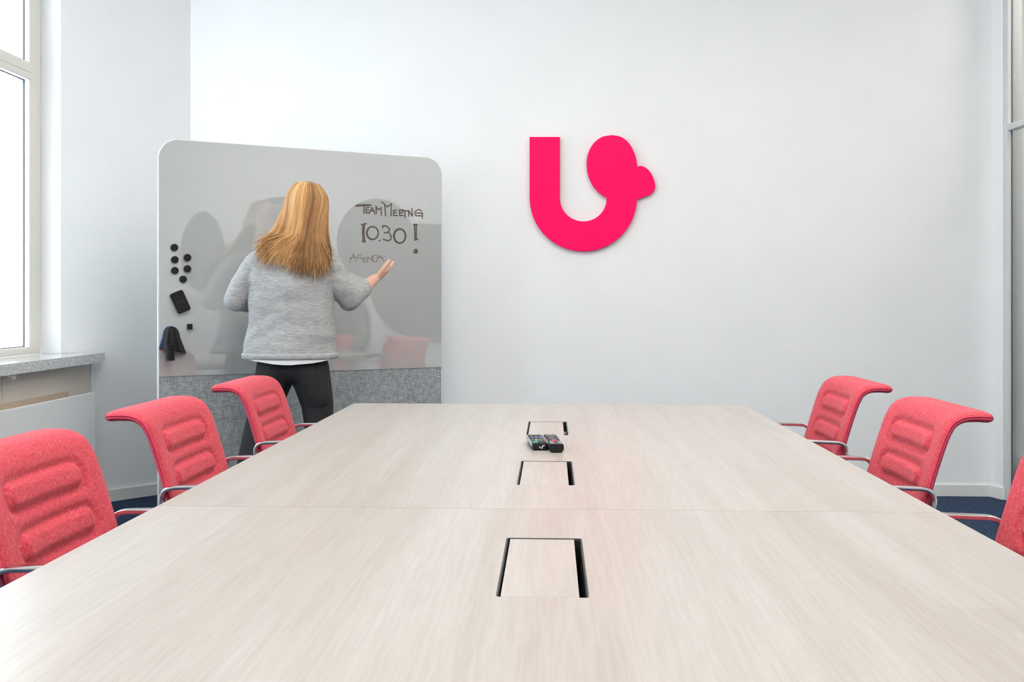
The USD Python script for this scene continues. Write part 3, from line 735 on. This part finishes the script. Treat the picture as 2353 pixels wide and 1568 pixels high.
# hands: palm chain + five fingers; built along a hand frame
def hand(w0, direction, normal, side, curl):
    d = direction / np.linalg.norm(direction)
    nn = normal - (normal @ d) * d; nn /= np.linalg.norm(nn)
    lat = np.cross(d, nn) * side                               # towards the little finger
    ch = []
    k0 = [w0 + d * .075 + lat * x for x in (-.030, -.010, .011, .030)]
    for kk in k0: ch.append([(w0 + d * .012 + (kk - w0 - d * .075) * .55, .0135), (kk, .0105)])
    for a_, b_ in zip(k0, k0[1:]): ch.append([(a_, .0105), (b_, .0105)])
    ch.append([(w0 - d * .02, .024), (w0 + d * .03, .019)])
    for kk, ln, sp in zip(k0, (.070, .080, .074, .058), (-.10, -.02, .06, .16)):
        p, dd, chn = kk, d + lat * sp, [(kk, .0098)]
        for seg, cu, r in ((.45, .35, .0090), (.30, .7, .0083), (.25, .9, .0074)):
            dd2 = dd / np.linalg.norm(dd) * math.cos(cu * curl) - nn * math.sin(cu * curl)
            p = p + dd2 * ln * seg
            chn.append((p, r))
        ch.append(chn)
    tb = w0 + d * .022 - lat * .022
    t1 = tb + (d * .55 - lat * .75 - nn * .25) * .042
    t2_ = t1 + (d * .85 - lat * .35 - nn * .30) * .032
    t3_ = t2_ + (d * .95 - lat * .05 - nn * .25) * .026
    ch.append([(tb, .0145), (t1, .0115), (t2_, .0098), (t3_, .0085)])
    return ch
hR = hand(wrR, P(895, 622, .29) - wrR, np.array([.15, -.55, -.80]), 1, .45)
hL = hand(wrL, P(640, 706, .32) - wrL, np.array([-.6, .2, .75]), -1, .7)
NK, HD = P(693, 560, -.01), P(704, 480, .03)
hd_up = np.array([.07, 0, 1.0]); hd_up /= np.linalg.norm(hd_up)
fwd = np.array([-.25, 1.0, -.12]); fwd -= (fwd @ hd_up) * hd_up; fwd /= np.linalg.norm(fwd)
rt = np.cross(fwd, hd_up)
def hp(x, y, z): return HD + rt * x + fwd * y + hd_up * z
head = [[(hp(0, -.018, .022), .086), (hp(0, .022, .020), .078)], [(hp(0, .010, .0), .075), (hp(0, .052, -.078), .034)], ['slab', [(hp(.036, .036, .002), .036), (hp(-.036, .036, .002), .036)], [(hp(.030, .030, -.050), .030), (hp(-.030, .030, -.050), .030), (hp(0, .058, -.076), .026)]],
        [(hp(0, .090, .010), .009), (hp(0, .108, -.022), .0115)], 
        [(hp(0, -.02, -.05), .052), (NK, .052), (P(688, 585, -.02), .056)]]
for s in (-1, 1): head.append([(hp(.080 * s, -.005, .012), .011), (hp(.084 * s, -.008, -.018), .009)]); head.append([(hp(.084 * s, -.016, .016), .010), (hp(.086 * s, -.020, -.004), .009)])
skel = head + [
    [(P(602, 606), .045), (P(672, 606), .070), (P(750, 606), .045)], [(P(640, 640), .074), (P(640, 745), .074), (P(640, 830), .075)], [(P(706, 640), .074), (P(708, 745), .074), (P(708, 830), .075)],
    [(P(602, 608), .046), (elL, .040), (elL + (wrL - elL) * .35, .039), (wrL, .026)], [(P(750, 608), .046), (elR, .040), (elR + (wrR - elR) * .35, .039), (wrR, .026)],
    [(P(640, 835), .070), (P(634, 855), .070), (P(612, 925, .02), .055), (P(593, 985, .02), .045), (P(577, 1060, -.01), .044), (P(550, 1200, 0), .034)], [(P(706, 835), .070), (P(712, 855), .070), (P(729, 925, .02), .055), (P(734, 1000, .02), .045), (P(735, 1070, -.01), .044), (P(736, 1205, 0), .034)]]
body = blob(skel + hR + hL, .011, 5)
bd = obj('body', body, 'skin', per, smooth=True)
for s in (-1, 1):
    e = hp(.032 * s, .0795, .018)
    m = trimesh.creation.icosphere(3, .0135); m.apply_translation(e); obj('eye', m, 'eye', bd, smooth=True)
    m = trimesh.creation.icosphere(2, .0062); m.apply_translation(e + fwd * .0082); obj('iris', m, 'iris', bd, smooth=True)
    obj('eyebrow', sweep([hp(s * .016, .098, .040), hp(s * .033, .097, .046), hp(s * .050, .085, .041)], .004, .0022, 8), 'hair_dark', bd, smooth=True)
obj('lips', cat([sweep([hp(-.024, .088, -.052), hp(-.01, .097, -.049), hp(0, .098, -.051), hp(.01, .097, -.049), hp(.024, .088, -.052)], [.002, .005, .005, .005, .002], n=8),
                 sweep([hp(-.022, .087, -.054), hp(0, .096, -.058), hp(.022, .087, -.054)], [.002, .006, .002], n=8)]), 'lip', bd, smooth=True)

# sweater: loose, sleeves pushed to mid forearm, hem cut at hip height
ch = [
    ['slab', [(P(650, 578, .0), .056), (P(706, 578, .0), .056)], [(P(592, 606), .060), (P(672, 605, -.015), .090), (P(756, 606), .060)],
     [(P(618, 655), .098), (P(672, 655, -.022), .105), (P(724, 655), .098)], [(P(622, 735), .104), (P(670, 735, -.012), .112), (P(718, 735), .104)],
     [(P(612, 800), .108), (P(667, 800, -.03), .116), (P(721, 800), .108)], [(P(610, 850), .112), (P(667, 850, -.035), .122), (P(724, 850), .112)]],
    [(P(588, 612), .064), (P(557, 660), .062), (elL, .057), (elL + (wrL - elL) * .6, .045)], [(P(758, 612), .064), (P(785, 662, .02), .062), (elR, .056), (fw_, .047)]]
zh = HC - (823 - HZ) / FPX * D0
sw = blob(ch, .013, 9, trims=[((0, 0, 1), zh)])
v = sw.vertices.copy(); nv = sw.vertex_normals
nz = meshkit.fbm(v * [5, 5, 14], 3, 11) - .5
rise = np.clip((v[:, 2] - zh) / .10, 0, 1)
low = np.clip((zh + .30 - v[:, 2]) / .2, 0, 1)
free = np.clip((v[:, 2] - zh - .004) / .02, 0, 1)
nz2 = np.sin(v[:, 2] * 70 + 5 * meshkit.noise(v * [4, 4, 3], 5) * 3) * low
sw.vertices = v + nv * (nz * .020 * (.3 + .7 * rise) + nz2 * .0022 * rise)[:, None] * free[:, None]
obj('sweater', sw, 'knit', per, smooth=True)
ring = sg.MultiPoint([tuple((P(u, 826))[:2] + .0) for u in (600, 735)]).convex_hull
sec = sw.section(plane_origin=[0, 0, zh + .012], plane_normal=[0, 0, 1])
def outline_at(z, grow, keep=.08):
    sec = sw.section(plane_origin=[0, 0, z], plane_normal=[0, 0, 1])
    polys = [sg.Polygon(np.asarray(sec.vertices)[e.points][:, :2]) for e in sec.entities]
    p = max(polys, key=lambda a: a.area)
    return p.buffer(grow)
hem = outline_at(zh + .012, .012).buffer(-.010).simplify(.002)
c = np.array(hem.exterior.coords)[:-1]
obj('hem_rib', cat([sweep(np.c_[c, np.full(len(c), zh + .012)], .006, .014, 10, closed=True)]), 'knit', per, smooth=True)
sh = outline_at(zh + .012, .001).simplify(.002)
c = np.array(sh.exterior.coords)[:-1]
# shirt tail: lower in the middle of the back
bk = np.array([.966, .259]); cl_ = c @ bk                        # across her back, which is turned a little to the right
cx = (cl_.min() + cl_.max()) / 2 ; hwid = (cl_.max() - cl_.min()) / 2
dip = .025 * np.clip(1 - ((cl_ - cx) / (hwid * .90)) ** 2, 0, 1)
n_ = len(c)
lay = [np.c_[c, np.full(n_, zh + .008)], np.c_[c, zh - dip * .5], np.c_[c, zh - dip], np.c_[c + (np.array(sh.centroid.coords)[0] - c) * .02, zh - dip], np.c_[c + (np.array(sh.centroid.coords)[0] - c) * .02, np.full(n_, zh + .008)]]
vv = np.vstack(lay); f = []
for r_ in range(4):
    for q_ in range(n_):
        b_ = (q_ + 1) % n_
        f += [[r_ * n_ + q_, r_ * n_ + b_, (r_ + 1) * n_ + b_], [r_ * n_ + q_, (r_ + 1) * n_ + b_, (r_ + 1) * n_ + q_]]
m = trimesh.Trimesh(vv, np.array(f), process=False); m.fix_normals()
obj('shirt_tail', m, 'shirt', per, smooth=30, label='white shirt hem showing below the sweater')
# trousers
tr = blob([
    [(P(636, 830), .092), (P(706, 830), .092)], [(P(646, 846, -.025), .080), (P(696, 846, -.025), .080)], [(P(636, 830), .092), (P(634, 850), .094)], [(P(706, 830), .092), (P(712, 850), .094)],
    [(P(634, 855), .095), (P(612, 925, .02), .079), (P(593, 985, .02), .065), (P(577, 1060, -.01), .064), (P(550, 1200, 0), .052)],
    [(P(640, 850, -.025), .080), (P(615, 915, .0), .075)], [(P(704, 850, -.025), .078), (P(730, 915, .0), .072)],
    [(P(712, 855), .095), (P(729, 925, .02), .078), (P(734, 1000, .02), .065), (P(735, 1070, -.01), .063), (P(736, 1212, 0), .052)]], .016, 8, trims=[((0, 0, 1), .055)])
obj('trousers', tr, 'trousers', per, smooth=True)
for u, v_ in ((547, 1215), (737, 1215)):
    a_ = P(u, v_); a_[2] = 0
    df = np.array([-.12 if u < 640 else .12, 1, 0])
    m = blob([[(a_ + [0, -.045, .034], .033), (a_ + df * .08 + [0, 0, .036], .036), (a_ + df * .165 + [0, 0, .028], .027)], [(a_ + [0, 0, .05], .036), (a_ + [0, 0, .085], .038)]], .012, 4, trims=[((0, 0, 1), .003)])
    m.vertices[:, 2] = np.maximum(m.vertices[:, 2], .0005)
    obj('shoe', m, 'shoe', per, smooth=True)

# hair: a shaped mass with strands laid over it
bot = np.array([(594, 574), (612, 581), (640, 586), (668, 598), (700, 607), (735, 612), (756, 592)], float)
def hair_path(a, lay_, jit):
    """a in [-1, 1] from left to right; lay_ depth of the layer"""
    crown = hp(.006 + .012 * a, -.030 + jit[0] * .3, .122)
    th0 = a * 1.45
    R0 = .100 + lay_
    pts = [crown]
    for ph in (.55, 1.0, 1.45):
        pts.append(hp(math.sin(th0) * R0 * math.sin(ph) * .95, -math.cos(th0) * (R0 + .012) * math.sin(ph) - .018, math.cos(ph) * (R0 + .012) + .012))
    k = (a + 1) / 2 * (len(bot) - 1); i_ = int(min(k, len(bot) - 2)); e = bot[i_] + (bot[i_ + 1] - bot[i_]) * (k - i_)
    mid_u = 630 + (a + 1) / 2 * 122
    pts.append(P(mid_u + jit[1] * 60, 527 + 14 * (a + 1) / 2, -.112 - lay_ + .045 * a * a))
    pts.append(P(e[0] + jit[1] * 250, e[1] + jit[2] * 500, -.128 - lay_ + .05 * abs(a) ** 3))
    return smooth_path(pts, 6)
core = []
for a in np.linspace(-1, 1, 13):
    p = hair_path(a, -.008, (0, 0, -.012))
    core.append([(q_, .016 if i_ > 2 else .012) for i_, q_ in enumerate(p[::2])])
cm = [[(hp(0, -.022, .024), .090), (hp(0, -.004, .028), .088)]]
for A_, B_ in zip(core, core[1:]):
    for i_ in range(len(A_) - 1):
        cm.append(None)
mans = [m3.Manifold.batch_hull([m3.Manifold.sphere(r, 12).translate([float(x) for x in p]) for p, r in cm[0]])]
for A_, B_ in zip(core, core[1:]):
    for i_ in range(len(A_) - 1):
        mans.append(m3.Manifold.batch_hull([m3.Manifold.sphere(r * .8, 8).translate([float(x) for x in p]) for p, r in (A_[i_], A_[i_ + 1], B_[i_], B_[i_ + 1])]))
hm = m3.Manifold.batch_boolean(mans, m3.OpType.Add)
hm = tm(hm.refine_to_length(.015)); hm.merge_vertices(digits_vertex=4); hw0 = hm.vertices.copy(); trimesh.smoothing.filter_taubin(hm, iterations=6)
off = np.linalg.norm(hm.vertices - hw0, axis=1) > .02; hm.vertices[off] = hw0[off]
# keep the face free
hair = obj('hair', hm, 'hair', per, smooth=True)
groups = {'hair_dark': [], 'hair_mid': [], 'hair_light': []}
for k in range(3600):
    a = rng.uniform(-1, 1)
    lock = math.floor(a * 22 + .5) / 22
    a2 = a * .45 + lock * .55 if rng.random() < .7 else a
    p = hair_path(np.clip(a2 + rng.normal(0, .012), -1, 1), .002 + rng.random() * .010, rng.normal(0, .03, 3))
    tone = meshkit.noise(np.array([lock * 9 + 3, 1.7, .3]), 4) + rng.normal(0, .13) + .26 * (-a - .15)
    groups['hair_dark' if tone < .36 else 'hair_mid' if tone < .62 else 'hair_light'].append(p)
for g_, lst in groups.items():
    if not lst: continue
    c_ = UsdGeom.BasisCurves.Define(stage, numbered(path_of(hair), 'hair_strands'))
    c_.CreateTypeAttr('linear')
    c_.CreatePointsAttr(Vt.Vec3fArray.FromNumpy(np.vstack(lst).astype(np.float32)))
    c_.CreateCurveVertexCountsAttr([len(p) for p in lst])
    wds = np.concatenate([np.linspace(.0024, .0012, len(p)) for p in lst]).astype(np.float32)
    c_.CreateWidthsAttr(Vt.FloatArray.FromNumpy(wds)); c_.SetWidthsInterpolation('vertex')
    UsdShade.MaterialBindingAPI.Apply(c_.GetPrim()).Bind(M[g_])
    keys(c_.GetPrim(), kind='stuff')
